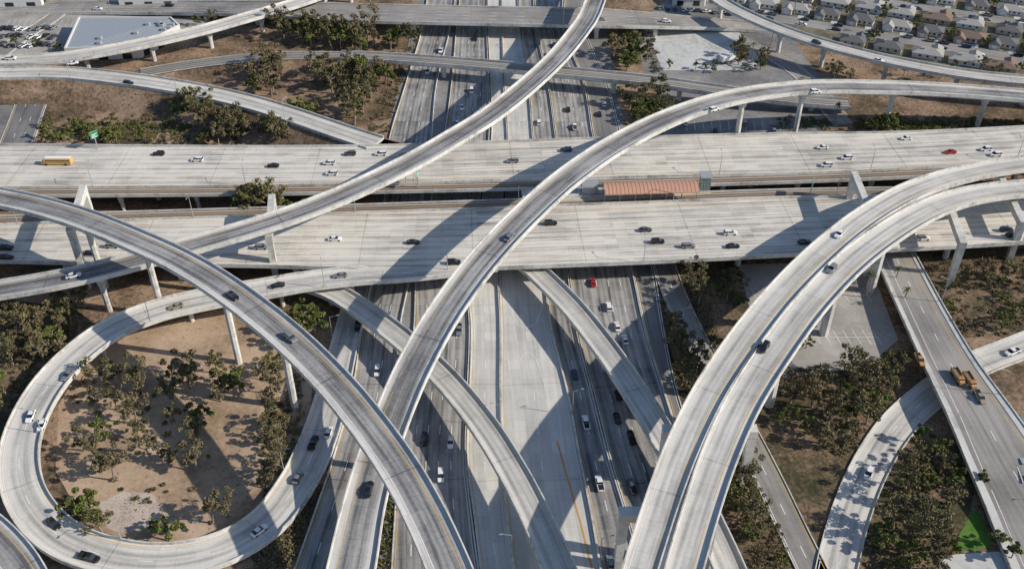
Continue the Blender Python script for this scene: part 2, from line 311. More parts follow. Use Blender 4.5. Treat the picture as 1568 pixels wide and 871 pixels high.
elev('R5','ramp_road',C([(440,425,6,8.5),(505,445,6,8.5),(560,478,6.5,8.5),(620,523,7,8.5),(680,578,8,8.5),(738,648,9,8.5),(785,722,9.5,8.5),(825,800,9.5,8.5),(856,871,9.5,8.5),(880,930,9.5,8.5)],.92),M['fly_l'],1,D=1.7,gap=30,rad=.9)
elev('R6','ramp_road',C([(790,390,6,8.5),(830,424,6.5,8.5),(880,475,7,8.5),(935,545,7,8.5),(985,620,7,8.5),(1030,695,7,8.5),(1072,775,6.5,8.5),(1110,855,6,8.5),(1140,930,6,8.5)],.92),M['fly_l'],1,D=1.7,gap=30,rad=.9)
grade('R7','frontage_road',C([(1000,330,.1,8),(1015,400,.1,8),(1045,480,.1,8),(1092,572,.1,8),(1142,665,.1,8),(1180,740,.1,8),(1213,810,.1,8),(1245,875,.1,8),(1270,930,.1,8)]),M['street'],2,.3)
grade('R8','onramp_road',C([(1640,500,.1,10),(1560,532,.1,10),(1490,560,.1,10),(1430,600,.1,10),(1375,650,.1,10),(1335,710,.1,10),(1305,780,.1,10),(1283,860,.1,10),(1272,930,.1,10)]),M['fly_l'],2,.5)
elev('R9','street_road',C([(1340,330,3,15),(1375,400,4,15),(1410,470,5,15.5),(1452,550,5.5,17),(1500,630,5.5,20),(1548,715,4,24),(1598,800,2,28),(1645,900,1,28)]),M['street'],2,D=1.2,cols=False,par=.5,box=.9,ml=3.5,mr=3.5)
# raised sidewalks on both sides of the street
for lo_,hi_ in ((-1,-.80),(.84,1)):
    R=ROADS['R9'];A,r=R['A'],R['r'];V=[];Fs=[]
    for i in range(len(A)):
        hw=A[i,3]/2-.05
        for l,z in ((lo_*hw,.0),(lo_*hw,.15),(hi_*hw,.15),(hi_*hw,.0)): V.append((A[i,0]+r[i,0]*l,A[i,1]+r[i,1]*l,A[i,2]+z))
    for i in range(len(A)-1):
        for k in range(3): Fs.append((i*4+k,i*4+k+1,i*4+k+5,i*4+k+4))
    mk('sidewalk',V,Fs,[M['lotc']],parent=R['o'])
elev('U1','ramp_road',C([(-120,100,9,9.5),(0,94,9,9.5),(100,88,9.5,9.5),(200,71,10,9.5),(300,49,10.5,9.5),(390,24,11,9.5),(470,0,11,9.5),(560,-35,11,9.5)]),M['fly_l'],2,D=1.6,gap=30)
elev('U2','ramp_road',C([(-120,118,8,11),(0,113,8,11),(100,113,8,11),(200,123,8.2,11),(300,139,8.5,11),(380,157,8.7,11),(450,178,8.8,11),(520,202,8.9,11),(575,220,8.92,11)]),M['fly_l'],2,D=1.2,gap=30)
elev('U3','rail_bridge',C([(520,86,7.5,8),(620,91,8,8),(740,100,8,8),(860,111,8,8),(990,124,8,8),(1100,139,7,8),(1200,152,5,8),(1300,160,4,8)]),M['railg'],1,D=2.2,gap=30,par=1.1,yl=0)
grade('U3d','rail_embankment',C([(215,112,.2,9),(260,104,1,9),(330,94,3,9),(420,86,5.5,9),(520,85,7.4,8)]),M['railg'],1,.1,mk_=False); skirt('U3d',M['ground'],1.3)
elev('T1','street_bridge',C([(-120,10,.4,16),(200,12,1.5,16),(400,14,6,18),(520,20,7.5,22),(700,24,8,22),(900,28,8,22),(1000,32,6,18),(1100,38,2,12),(1180,44,.5,10)]),M['street'],4,D=1.6,gap=30,lats=(-7,0,7),box=.86,ml=2,mr=2)
elev('U4','ramp_road',C([(1050,-40,11,9),(1100,0,11,9),(1150,27,11.5,9),(1220,55,12,9),(1310,81,12,9),(1400,101,12,9),(1490,116,12,9),(1568,124,12,9),(1700,134,12,9)]),M['fly_l'],2,D=1.7,gap=32)
for k,(pts) in {'s2':[(1130,60),(1220,110),(1290,190)],'s3':[(-10,92),(30,60),(90,20),(150,-40)]}.items():
    grade(k,'street',C([(x,y,.1,9) for x,y in pts]),M['street'],2,.15)
grade('s5','street',C([(20,235,.1,14),(40,180,.1,14),(62,120,.1,14)]),M['asph'],3,.15)
# suburb grid, laid out in plan metres from a local origin
SO=np.array(W(1350,70,0)[:2]); sa=np.array(W(1560,78,0)[:2])-np.array(W(1200,18,0)[:2]); sa/=np.linalg.norm(sa); sb=np.array([-sa[1],sa[0]])
def SP(a,b): q=SO+sa*a+sb*b; return float(q[0]),float(q[1])
UP=np.array([W(x,y,0)[:2] for x,y in [(1050,-40),(1150,32),(1220,60),(1310,88),(1400,108),(1490,123),(1568,131),(1900,160)]])
def north(x,y): return y>np.interp(x,UP[:,0],UP[:,1])+6
sbs=[12,60,108,156]
for k,b in enumerate(sbs):
    aa=[a for a in range(-140,330,10) if north(*SP(a,b))]
    if len(aa)>2: grade('sub%d'%k,'suburb_street',[SP(a,b)+(.1,9.5) for a in (aa[0],(aa[0]+aa[-1])/2,aa[-1])],M['street'],1,.15,mk_=False)
for k,R in ROADS.items():
    if R['c'] and R['c'][3]:
        gap,lats,D,_,start,rad=R['c']; columns(k,R['o'],gap,lats,D,rad,start)
skirt('U2',M['ground'],1.4)
def straddle(p1,p2,z,w=2.4,base=0):
    a=Vector(W(*p1,z));b=Vector(W(*p2,z)); d=(b-a).normalized(); n=Vector((-d.y,d.x,0)); mb=MB()
    vs=[]
    for c,dd in((a,-1),(b,1)):
        for sx,zz in((-1,0),(1,0),(1,-2.6),(-1,-2.6)): vs.append(c+n*(sx*w/2)+Vector((0,0,zz)))
    mb.add(vs,[(0,1,2,3),(7,6,5,4),(0,4,5,1),(1,5,6,2),(2,6,7,3),(3,7,4,0)])
    for c,dd in((a,1),(b,-1)):
        vs=[]
        for zz,l in((base,1.8),(z-2.601,2.6)):
            for sx,q in((-1,0),(1,0),(1,1),(-1,1)): vs.append(Vector((c.x,c.y,zz))+n*(sx*w/2*.92)+d*(dd*(q*l)+dd*.05))
        mb.add(vs,[(3,2,1,0),(4,5,6,7),(0,1,5,4),(1,2,6,5),(2,3,7,6),(3,0,4,7)])
    mb.obj('straddle_bent',[M['conc']])
straddle((127,283),(106,352),25.5); straddle((416,297),(411,362),20.5)
straddle((1308,262),(1345,352),20.5); straddle((1445,285),(1476,372),19); straddle((1530,262),(1568,340),17.5); straddle((948,782),(1100,782),22.8,3); straddle((1015,655),(1160,655),22.8,3)
# ---------------- foliage ----------------
def leaf_mat(name,c1,c2,c3):
    g=G(name,.8,.15); oi=g.n('ShaderNodeObjectInfo'); n=g.noise(g.pos(),.55,2)
    at=g.n('ShaderNodeAttribute'); at.attribute_name='tint'
    c=g.mix(g.ss(at.outputs['Fac'],0,1),c1,c2); c=g.mix(g.m_('MULTIPLY',oi.outputs['Random'],.85),c,c3)
    c=g.mix(g.ss(n,.4,.7),c,g.mix(1.,c,(.62,.62,.62),'MULTIPLY'))
    return g.out(c)
LM=[leaf_mat('eucalyptus_leaves',(.085,.088,.04),(.22,.20,.09),(.20,.16,.095)),
    leaf_mat('green_leaves',(.065,.095,.022),(.19,.22,.06),(.15,.16,.05))]
def leaves(cent,rad,n,size,seed,flatten=.75):
    r=np.random.default_rng(seed); cs=np.array(cent); k=r.integers(0,len(cs),n)
    d=r.normal(size=(n,3)); d/=np.linalg.norm(d,axis=1)[:,None]; q=r.uniform(.35,1.08,n)**.7
    p=cs[k]+d*(q*np.array(rad)[k])[:,None]*np.array([1,1,flatten])
    a=r.normal(size=(n,3)); a/=np.linalg.norm(a,axis=1)[:,None]; b=np.cross(a,r.normal(size=(n,3))); b/=np.linalg.norm(b,axis=1)[:,None]
    s=r.uniform(.5,1.3,n)[:,None]*size
    V=np.stack([p-a*s-b*s*.6,p+a*s-b*s*.5,p+a*s*.9+b*s*.6,p-a*s*.8+b*s*.7],1).reshape(-1,3)
    ft=r.uniform(0,1,len(cs))[k]*.7+.3*r.uniform(0,1,n)
    return V,ft
def tree_mesh(seed,mat,h=11,spread=4.2,nb=11,nl=1500,size=.34,name='tree'):
    r=random.Random(seed); mb=MB(); ht=h*.42
    lean=(r.uniform(-.7,.7),r.uniform(-.7,.7)); top=(lean[0],lean[1],ht)
    mb.cyl((0,0,-.3),top,.36,.22,7)
    cent=[];rad=[]
    for i in range(nb):
        a=2*math.pi*i/nb*1.9+r.uniform(-.6,.6); rr=spread*r.uniform(.1,1.05)**.8; z=h*r.uniform(.45,.95)-rr*.22
        c=(lean[0]+math.cos(a)*rr,lean[1]+math.sin(a)*rr,z); cent.append(c); rad.append(r.uniform(.6,1.5)*spread/4.2)
        if i%2==0:
            m=tuple((top[j]+c[j])/2+(0.3 if j==2 else 0) for j in range(3)); mb.cyl(top,m,.16,.10,5,cap=False); mb.cyl(m,c,.10,.03,5,cap=False)
    V,ft=leaves(cent,rad,nl,size,seed); b=len(mb.v); nt_=len(mb.f)
    vs=mb.v+[tuple(v) for v in V]; fs=mb.f+[(b+4*i,b+4*i+1,b+4*i+2,b+4*i+3) for i in range(nl)]
    me=mk(name,vs,fs,[M['trunk'],mat],[0]*nt_+[1]*nl,link=False)
    at=me.attributes.new('tint','FLOAT','FACE'); at.data.foreach_set('value',np.concatenate([np.zeros(nt_),ft]).astype(np.float32)); return me
EU=[tree_mesh(i,LM[0],h=10.5+i%3,spread=3.7+.4*(i%3),nb=13+i%4,nl=1050,size=.29,name='eucalyptus_tree') for i in range(6)]
GR=[tree_mesh(20+i,LM[1],h=7+i,spread=3.4,nb=14,nl=1200,size=.30,name='broadleaf_tree') for i in range(4)]
def inpoly(x,y,P):
    c=False;j=len(P)-1
    for i in range(len(P)):
        if (P[i][1]>y)!=(P[j][1]>y) and x<(P[j][0]-P[i][0])*(y-P[i][1])/(P[j][1]-P[i][1]+1e-9)+P[i][0]: c=not c
        j=i
    return c
def scatter(poly,n,margin=2.5,mind=3.5,zmax=13):
    P=[W(x,y,0)[:2] for x,y in poly]; xs=[p[0] for p in P]; ys=[p[1] for p in P]; out=[];t=0
    while len(out)<n and t<n*30:
        t+=1; x=random.uniform(min(xs),max(xs)); y=random.uniform(min(ys),max(ys))
        if not inpoly(x,y,P) or not clear(x,y,zmax,None,margin): continue
        if any((x-a)**2+(y-b)**2<mind**2 for a,b in out): continue
        out.append((x,y))
    return out
def R_(x0,y0,x1,y1): return [(x0,y0),(x1,y0),(x1,y1),(x0,y1)]
def tree1(x,y,kind='m',s=(.8,1.1)):
    ms=EU if kind=='e' or (kind=='m' and random.random()<.65) else GR
    q=random.uniform(*s); me=random.choice(ms)
    place(me.name.split('.')[0],me,(x,y,0),random.uniform(0,6.28),(q*random.uniform(.85,1.15),q*random.uniform(.85,1.15),q*random.uniform(.85,1.1)))
def trees(poly,n,kind='e',s=(.7,1.1),**k):
    for x,y in scatter(poly,n,**k): tree1(x,y,kind,s)
trees([(405,45),(430,40),(620,68),(640,84),(560,82),(430,72)],24,'m',(1.1,1.5)); trees(R_(385,108,445,150),8,'m',(1.1,1.5))
trees([(485,112),(605,120),(560,200),(510,190)],20,'m',(1.1,1.5)); trees(R_(275,150,310,185),4,'m',(1.1,1.4)); trees(R_(310,180,480,228),20,'m',(.9,1.3))
trees(R_(70,190,180,225),14,'g',(.6,.9)); trees(R_(200,180,300,225),5,'m',(.5,.7))
for px,pz in [(372,1.5),(392,1.75),(412,1.6),(432,1.4),(452,1.3),(385,1.3)]:
    x,y,_=W(px,309+random.uniform(-2,2),8.6); tree1(x,y,'m',(pz,pz))
trees(R_(935,75,990,110),8,'m',(1.1,1.5)); trees(R_(960,160,1030,192),9,'m',(1.,1.3)); trees(R_(1335,198,1375,212),4,'g',(1.,1.3)); trees(R_(1230,110,1560,135),8,'m',(.6,.8))
trees([(0,490),(130,470),(100,550),(0,580)],17,'m',(.7,1.1)); trees(R_(-20,590,25,640),4,'m')
trees([(130,600),(190,570),(300,590),(310,740),(180,740),(110,700)],21,'m',(.65,1.1),mind=5); trees(R_(280,570,430,615),8,'m',(.8,1.1)); trees(R_(110,770,160,835),4,'m'); trees(R_(235,815,275,850),2,'g'); trees(R_(320,790,380,825),2,'e')
trees(R_(430,480,495,530),7,'g',(1.,1.3)); trees([(1000,430),(1060,430),(1110,600),(1040,610)],18,'e',(.8,1.1)); trees([(1085,680),(1150,720),(1210,871),(1160,890),(1110,780)],15,'m',(.6,1.),mind=4.5)
trees([(1240,600),(1400,540),(1395,640),(1310,700),(1250,690)],20,'m',(.7,1.1),mind=5); trees([(1190,580),(1240,600),(1240,680),(1190,660)],4,'m',(.6,.9)); trees([(1400,670),(1470,705),(1462,770),(1440,800),(1440,880),(1330,880)],24,'m',(.7,1.1),mind=5)
trees([(1400,400),(1600,400),(1600,505),(1460,520)],14,'m',(.5,.8)); trees(R_(580,800,612,900),4,'m',(.5,.8)); trees(R_(1100,405,1140,470),6,'m',(.6,.9))
trees(R_(1220,480,1245,540),4,'g',(.4,.6)); trees(R_(400,640,440,790),8,'e',(.5,.8))
trees(R_(1130,65,1175,110),6,'m',(.8,1.1)); trees(R_(1020,40,1150,48),7,'g',(.7,.9)); trees(R_(1010,105,1160,112),6,'g',(.5,.6),mind=4)
for a_ in ((1480,712),(1500,745),(1528,832),(1454,850),(1545,860)): tree1(*W(a_[0],a_[1],0)[:2],'g',(.5,.75))
for a_ in ((60,70),(90,78),(24,74),(300,40),(330,34),(150,82),(-10,60)): tree1(*W(a_[0],a_[1],0)[:2],'g',(.6,.85))
def shrubs(name,polys,n,mat,size=(.7,1.9)):
    cs=[];rs=[]
    for p in polys:
        for x,y in scatter(p,n,margin=.8,mind=1.2,zmax=3): q=random.uniform(*size); cs.append((x,y,q*.4)); rs.append(q)
    nl=len(cs)*50; V,ft=leaves(cs,rs,nl,.27,99,.6)
    V[:,2]=np.maximum(V[:,2],.02)
    me=mk(name,V,[(4*i,4*i+1,4*i+2,4*i+3) for i in range(nl)],[mat]).data
    at=me.attributes.new('tint','FLOAT','FACE'); at.data.foreach_set('value',ft.astype(np.float32))
shrubs('shrubs',[R_(65,175,300,228),R_(300,170,520,228),[(600,100),(640,60),(605,200),(560,215)],[(0,480),(140,470),(20,640)],[(400,600),(470,560),(450,760),(400,790)],[(400,830),(470,760),(500,690),(480,780),(430,900),(370,900)]],100,LM[0],(.5,1.6))
shrubs('shrubs',[[(90,590),(300,560),(300,760),(130,800)],R_(380,60,620,110),R_(960,40,1010,200),[(585,760),(612,740),(610,900),(575,900)]],55,LM[0],(.4,1.4))
shrubs('shrubs',[[(1090,600),(1230,871),(1160,900),(1050,650)],[(1190,570),(1400,540),(1300,720)],[(1400,640),(1470,700),(1440,900),(1300,900)],[(1400,400),(1600,400),(1600,505),(1460,520)],R_(1180,180,1568,200),[(1000,420),(1070,430),(1130,620),(1050,620)]],120,LM[0],(.6,1.9))
shrubs('hedge',[R_(1230,186,1568,197),R_(70,190,290,215)],120,LM[1],(.8,1.6))
shrubs('hedge',[R_(1380,195,1568,202)],60,LM[1],(.8,1.3))
def palm_mesh():
    mb=MB(); mb.cyl((0,0,0),(.3,.1,11),.28,.18,7)
    for i in range(26):
        a=i*2.4; el=random.uniform(-.4,.9); p0=Vector((.3,.1,11)); d=Vector((math.cos(a),math.sin(a),0)); s_=Vector((-d.y,d.x,0))
        prev=p0; 
        for k in range(4):
            nx=p0+d*(.6*(k+1))+Vector((0,0,math.sin(el)*(k+1)*.6-.12*(k+1)**2)); w0=.26*(1-k/5); w1=.26*(1-(k+1)/4.2)
            mb.add([prev-s_*w0,prev+s_*w0,nx+s_*w1,nx-s_*w1],[(0,1,2,3)],1); prev=nx
    return mb.obj('palm_tree',[M['trunk'],LM[1]],link=False)
PM=palm_mesh()
for x,y in [(1325,80),(1337,50),(1215,25),(1325,455),(1150,95),(1180,70),(1278,190)]: place('palm_tree',PM,W(x,y,0),random.uniform(0,6),random.uniform(.8,1.1))
for x,y in [(1368,440),(1381,472)]: place('palm_tree',PM,W(x,y,0),1,.8)
# ---------------- cars -------------------
PAINT={'w':flat('white_car_paint',(.75,.75,.75),.25,.6,0,.02),'k':flat('black_car_paint',(.015,.016,.02),.2,.6,0,.02),'g':flat('silver_car_paint',(.33,.34,.35),.3,.6,.5,.02),'d':flat('grey_car_paint',(.10,.105,.115),.25,.6,.3,.02),'r':flat('red_car_paint',(.4,.02,.02),.25,.6,0,.02),'b':flat('blue_car_paint',(.02,.04,.10),.25,.6,0,.02),'y':flat('bus_yellow',(.66,.38,.10),.4,.5,0,.05),'t':flat('tan_car_paint',(.35,.30,.22),.3,.5,.2,.02),'o':flat('weathered_orange_paint',(.42,.24,.10),.6,.3,0,.3)}
M['lamp']=flat('headlamp',(.8,.8,.8),.2); M['tail']=flat('tail_lamp',(.4,.01,.01),.3)
def loft(mb,secs,mi=0):
    vs=[]
    for x,hw,zb,zt in secs:
        m=(zb+zt)/2; vs+=[(x,-hw*.94,zb),(x,-hw,m),(x,-hw*.88,zt),(x,hw*.88,zt),(x,hw,m),(x,hw*.94,zb)]
    fs=[];n=6
    for i in range(len(secs)-1):
        for k in range(n): fs.append((i*n+k,i*n+(k+1)%n,(i+1)*n+(k+1)%n,(i+1)*n+k))
    fs+=[tuple(range(n)),tuple(range(len(vs)-n,len(vs)))[::-1]]; mb.add(vs,fs,mi)
def cab(mb,x0,x1,rx0,rx1,z0,z1,hw,rh):
    b=[(x0,-hw,z0),(x1,-hw,z0),(x1,hw,z0),(x0,hw,z0)];t=[(rx0,-rh,z1),(rx1,-rh,z1),(rx1,rh,z1),(rx0,rh,z1)]
    mb.add(b+t,[(0,1,5,4),(1,2,6,5),(2,3,7,6),(3,0,4,7)],1)
    mb.box(rx0-.04,rx1+.04,-rh-.03,rh+.03,z1-.05,z1+.03,0,.05,.05)
    xm=(rx0+rx1)/2-.05
    for s_ in(-1,1):
        mb.add([(xm-.07,s_*(hw+.01),z0),(xm+.07,s_*(hw+.01),z0),(xm+.05,s_*(rh+.015),z1),(xm-.05,s_*(rh+.015),z1)],[(0,1,2,3)],0)
def wheels(mb,xs,hw,r=.34):
    for x in xs:
        for s_ in(-1,1): mb.cyl((x,s_*(hw-.24),r),(x,s_*(hw+.01),r),r,r,12,2)
def lights(mb,xf,xr,hw,z):
    for s_ in(-1,1):
        mb.box(xf-.08,xf+.01,s_*hw*.7-.17,s_*hw*.7+.17,z-.07,z+.07,3); mb.box(xr-.01,xr+.08,s_*hw*.7-.17,s_*hw*.7+.17,z,z+.15,4)
def cmesh(kind):
    mb=MB()
    if kind=='sedan':
        loft(mb,[(-2.38,.70,.4,.78),(-2.2,.86,.27,.93),(-1.5,.91,.22,.99),(.95,.91,.22,.97),(1.9,.86,.24,.84),(2.38,.66,.36,.62)]); cab(mb,-1.85,1.05,-1.15,.2,.96,1.43,.80,.60); wheels(mb,(-1.4,1.42),.90); lights(mb,2.33,-2.38,.8,.62)
    elif kind=='suv':
        loft(mb,[(-2.35,.82,.4,1.0),(-2.2,.92,.3,1.08),(1.0,.95,.28,1.08),(2.0,.9,.3,.98),(2.35,.76,.42,.78)]); cab(mb,-2.28,1.2,-1.95,.4,1.06,1.72,.86,.70); wheels(mb,(-1.4,1.45),.94,.38); lights(mb,2.3,-2.36,.85,.75)
    elif kind=='pickup':
        loft(mb,[(-2.8,.9,.45,1.02),(-.6,.95,.35,1.05),(1.4,.95,.32,1.08),(2.4,.92,.34,1.0),(2.75,.8,.45,.85)]); cab(mb,-.75,1.5,-.5,.75,1.05,1.75,.86,.70); mb.box(-2.65,-.85,-.72,.72,1.03,1.07,2); 
        for s_ in(-1,1): mb.box(-2.75,-.8,s_*.86-.07,s_*.86+.07,1.0,1.2,0)
        wheels(mb,(-1.75,1.75),.94,.4); lights(mb,2.7,-2.82,.85,.8)
    elif kind=='bus':
        loft(mb,[(-5.9,1.15,.55,2.9),(-5.8,1.25,.5,3.05),(4.3,1.25,.5,3.05),(4.6,1.2,.5,2.9)]); loft(mb,[(4.6,1.05,.5,1.6),(5.7,.95,.5,1.45),(5.95,.8,.6,1.2)])
        for s_ in(-1,1):
            for i in range(11): mb.box(-5.4+i*.86,-4.7+i*.86,s_*1.22-.02,s_*1.22+.02,1.85,2.45,1)
            mb.box(-5.7,4.3,s_*1.265-.01,s_*1.265+.01,1.45,1.52,2)
        mb.box(-5.6,4.3,-.95,.95,3.04,3.13,3,.1,.15); mb.box(4.55,4.63,-1,1,1.8,2.6,1); wheels(mb,(-3.6,3.9),1.2,.5); lights(mb,5.9,-5.9,1.1,1.0)
    elif kind=='dump':
        loft(mb,[(1.6,1.1,.6,2.5),(2.6,1.15,.5,2.6),(3.0,1.1,.5,2.0),(3.9,.9,.5,1.6)]); mb.box(2.55,3.02,-.95,.95,1.9,2.4,1,.1,.1)
        mb.box(-3.6,1.2,-1.2,1.2,.9,1.1,2); 
        for s_ in(-1,1): mb.box(-3.7,1.3,s_*1.15-.07,s_*1.15+.07,1.1,2.4,0)
        mb.box(-3.75,-3.6,-1.2,1.2,1.1,2.2,0); mb.box(1.2,1.35,-1.2,1.2,1.1,2.7,0); mb.box(-3.5,1.2,-1.05,1.05,1.1,1.9,5,.3,.2); wheels(mb,(-2.8,-1.7,2.9),1.15,.5); lights(mb,3.88,-3.78,1.,1.)
    elif kind=='semi':
        mb.box(-9.5,2.6,-1.25,1.25,1.2,4.0,0,.03,.03); loft(mb,[(3.0,1.15,.6,3.3),(4.6,1.2,.5,3.0),(5.0,1.1,.5,2.0),(6.1,.95,.5,1.8)],4); mb.box(4.6,5.05,-1,1,2.1,2.8,1,.1,.1); mb.box(-9,5,-.5,.5,.7,1.15,2); wheels(mb,(-8.5,-7.3,1.4,2.6,5.2),1.2,.5)
    return mb
NM={'sedan':'sedan_car','suv':'suv_car','pickup':'pickup_truck','bus':'school_bus','dump':'dump_truck','semi':'semi_trailer_truck'}
CM={}
def carmesh(kind,c):
    if (kind,c) not in CM: CM[kind,c]=cmesh(kind).obj(NM[kind],[PAINT[c],M['glass'],M['black'],M['lamp'],M['tail'],M['sandm']],link=False)
    return CM[kind,c]
def car(key,px,py,c='w',kind=None,sgn=1,hd=None,xy=None,sc=1.06):
    kind=kind or random.choice(['sedan','sedan','suv','suv','pickup'])
    if c=='k' and random.random()<.3: c=random.choice('dbk')
    if c=='w' and random.random()<.2: c='g'
    if key:
        R=ROADS[key];A=R['A'];z=float(A[len(A)//2,2])
        for _ in range(6):
            x,y,_z=W(px,py,z+.5); i=int(((A[:,0]-x)**2+(A[:,1]-y)**2).argmin()); z=float(A[i,2])
        j=min(len(A)-1,i+1); i=max(0,j-2); a=math.atan2(A[j,1]-A[i,1],A[j,0]-A[i,0]); tl=math.atan2(A[j,2]-A[i,2],math.hypot(*(A[j,:2]-A[i,:2])))
        if sgn<0: a+=math.pi; tl=-tl
    elif xy: x,y=xy; z=.12; a=hd[0]; tl=0
    else: x,y,z=W(px,py,hd[1]); a=hd[0];tl=0
    place(NM[kind],carmesh(kind,c),(x,y,z+.015),a,sc,-tl)
for px,py,c in [(243,236,'k'),(302,245,'w'),(418,254,'k'),(504,250,'w'),(508,266,'w'),(536,236,'k'),(583,236,'w'),(620,240,'k'),(785,247,'w'),(867,230,'k'),(1259,226,'w'),(1296,242,'w'),(1265,253,'w'),(1387,212,'w'),(1455,233,'r'),(1509,229,'w'),(1524,237,'w')]: car('105W',px,py,c,sgn=-1,kind=random.choice(('sedan','suv')))
car('105W',88,250,'y','bus',-1)
for px,py,c in [(172,377,'w'),(137,388,'k'),(10,395,'k'),(10,380,'k'),(400,379,'g'),(513,366,'w'),(633,371,'k'),(695,402,'k'),(843,342,'k'),(988,352,'k'),(1007,370,'k'),(1054,377,'w'),(1118,357,'w'),(1122,377,'k'),(1232,371,'k'),(1413,365,'w'),(1541,352,'k'),(1550,360,'k')]: car('105E',px,py,c,kind=random.choice(('sedan','suv')))
for k,px,py,c,sg in [('F1',113,422,'w',1),('F2',780,363,'w',1),('F2',1093,168,'w',1),('F2',1248,141,'w',1),('F2',565,748,'k',1),('F3',357,453,'k',1),('F3',445,517,'w',1),
  ('loop',521,422,'w',1),('loop',425,437,'k',1),('loop',270,469,'t',1),('loop',104,574,'w',1),('loop',47,637,'w',1),('loop',64,651,'w',1),('loop',83,801,'k',1),('loop',137,853,'k',1),('loop',397,812,'w',1),('loop',456,731,'g',1),('loop',480,678,'k',1),('loop',503,662,'w',1),
  ('F4a',1285,359,'w',1),('F4b',1273,412,'w',1),('F4b',1170,532,'k',1),('U1',17,90,'w',1),('U1',112,97,'w',1),('U2',197,128,'k',1),('U4',1345,93,'w',1),('U4',1250,66,'k',1),('T1',1020,33,'w',1),('T1',920,30,'w',1),('T1',150,14,'w',1),('T1',260,9,'k',1),('T1',440,12,'r',1),
  ('sbm',650,673,'k',-1),('sbm',690,677,'w',-1),('sbm',675,728,'w',-1),('sbm',703,505,'w',-1),('sbm',707,165,'w',-1),('sbm',722,140,'w',-1),('sbm',735,200,'k',-1),('sbm',700,190,'w',-1),('sbm',728,60,'k',-1),('coll',548,500,'k',-1),('coll',578,568,'w',-1),('coll',675,78,'w',-1),('coll',655,110,'w',-1),('coll',565,490,'w',-1),
  ('nbm',908,433,'r',1),('nbm',932,470,'w',1),('nbm',945,500,'w',1),('nbm',957,520,'w',1),('nbm',937,565,'k',1),('nbm',947,605,'k',1),('nbm',967,670,'k',1),('nbm',968,745,'k',1),('nbh',918,740,'w',1),('nbh',897,647,'w',1),('nbh',880,573,'k',1),('nbh',935,862,'w',1),('nbm',945,640,'k',1),('nbm',870,168,'k',1),('nbh',825,188,'w',1),('nbo',918,175,'k',1),('nbo',925,160,'w',1),('nbm',860,100,'w',1),('nbm',850,70,'k',1),('nbm',880,195,'w',1),('nbm',840,85,'w',1),
  ('R8',1330,725,'w',1),('R8',1550,539,'w',1)]: car(k,px,py,c,sgn=sg)
car('R9',1408,551,'o','pickup'); car('R9',1466,578,'o','dump',1,sc=.9); car('R9',1484,584,'o','dump',1,sc=.9); car('R9',1500,608,'t','pickup',1); car(None,1127,92,'w','semi',hd=(.5,.1))
for i in range(24): car(None,5+(i%8)*11,44+(i//8)*13+random.uniform(-2,2),random.choice('wkgd'),hd=(1.2,.12))
for i in range(12): car(None,1010+i*12,14+i*.9,random.choice('wkgd'),hd=(random.choice((0,1.5)),.12))
for i in range(0,10,3): car(None,1050+i*15,190+i%2*12,random.choice('wkgd'),hd=(1.4,.12))
# ---------------- houses -----------------
WALL=[flat('stucco_cream',(.55,.5,.42)),flat('stucco_white',(.65,.64,.62)),flat('stucco_tan',(.42,.35,.27))]
ROOF=[flat('roof_grey',(.14,.14,.145),.9,.1,0,.3),flat('roof_brown',(.20,.15,.12),.9,.1,0,.3),flat('roof_light',(.34,.33,.31),.9,.1,0,.3)]
def house(i):
    mb=MB(); L,Wd=14+i%3*1.5,9.5; h=2.8; rh=1.9
    def wing(cx,cy,l,w,rz):
        mb.box(cx-l/2,cx+l/2,cy-w/2,cy+w/2,0,h,0); e=.5; hip=w/2*.9
        vs=[(cx-l/2-e,cy-w/2-e,h-.05),(cx+l/2+e,cy-w/2-e,h-.05),(cx+l/2+e,cy+w/2+e,h-.05),(cx-l/2-e,cy+w/2+e,h-.05)]
        if l>=w: vs+=[(cx-l/2+hip,cy,h+rh),(cx+l/2-hip,cy,h+rh)]; fs=[(0,1,5,4),(1,2,5),(2,3,4,5),(3,0,4),(3,2,1,0)]
        else: vs+=[(cx,cy-l/2+.2,h+rh*.9),(cx,cy+w/2-.5,h+rh*.9)]; fs=[(0,1,4),(1,2,5,4),(2,3,5),(3,0,4,5),(3,2,1,0)]
        mb.add(vs,fs,1)
    wing(0,0,L,Wd,0); wing(-L*.28,-Wd*.55,5.6,7,0)
    for x in (-1,1.8,4.6): mb.box(x,x+1.4,-Wd/2-.03,-Wd/2+.02,1,2.1,2)
    mb.box(3.4,4.3,-Wd/2-.04,-Wd/2+.02,0,2.1,3); mb.box(-L*.28-1.2,-L*.28+1.2,-Wd*.55-3.53,-Wd*.55-3.47,0,2.2,3)
    for x in (-5,-1,3): mb.box(x,x+1.3,Wd/2-.02,Wd/2+.03,1,2.1,2)
    mb.box(2,2.7,1,1.7,h+.5,h+2.5,0)
    return mb.obj('house',[WALL[i%3],ROOF[(i*2)%3],M['glass'],M['white']],link=False)
HM=[house(i) for i in range(6)]
sang=math.atan2(sa[1],sa[0]); DW=MB()
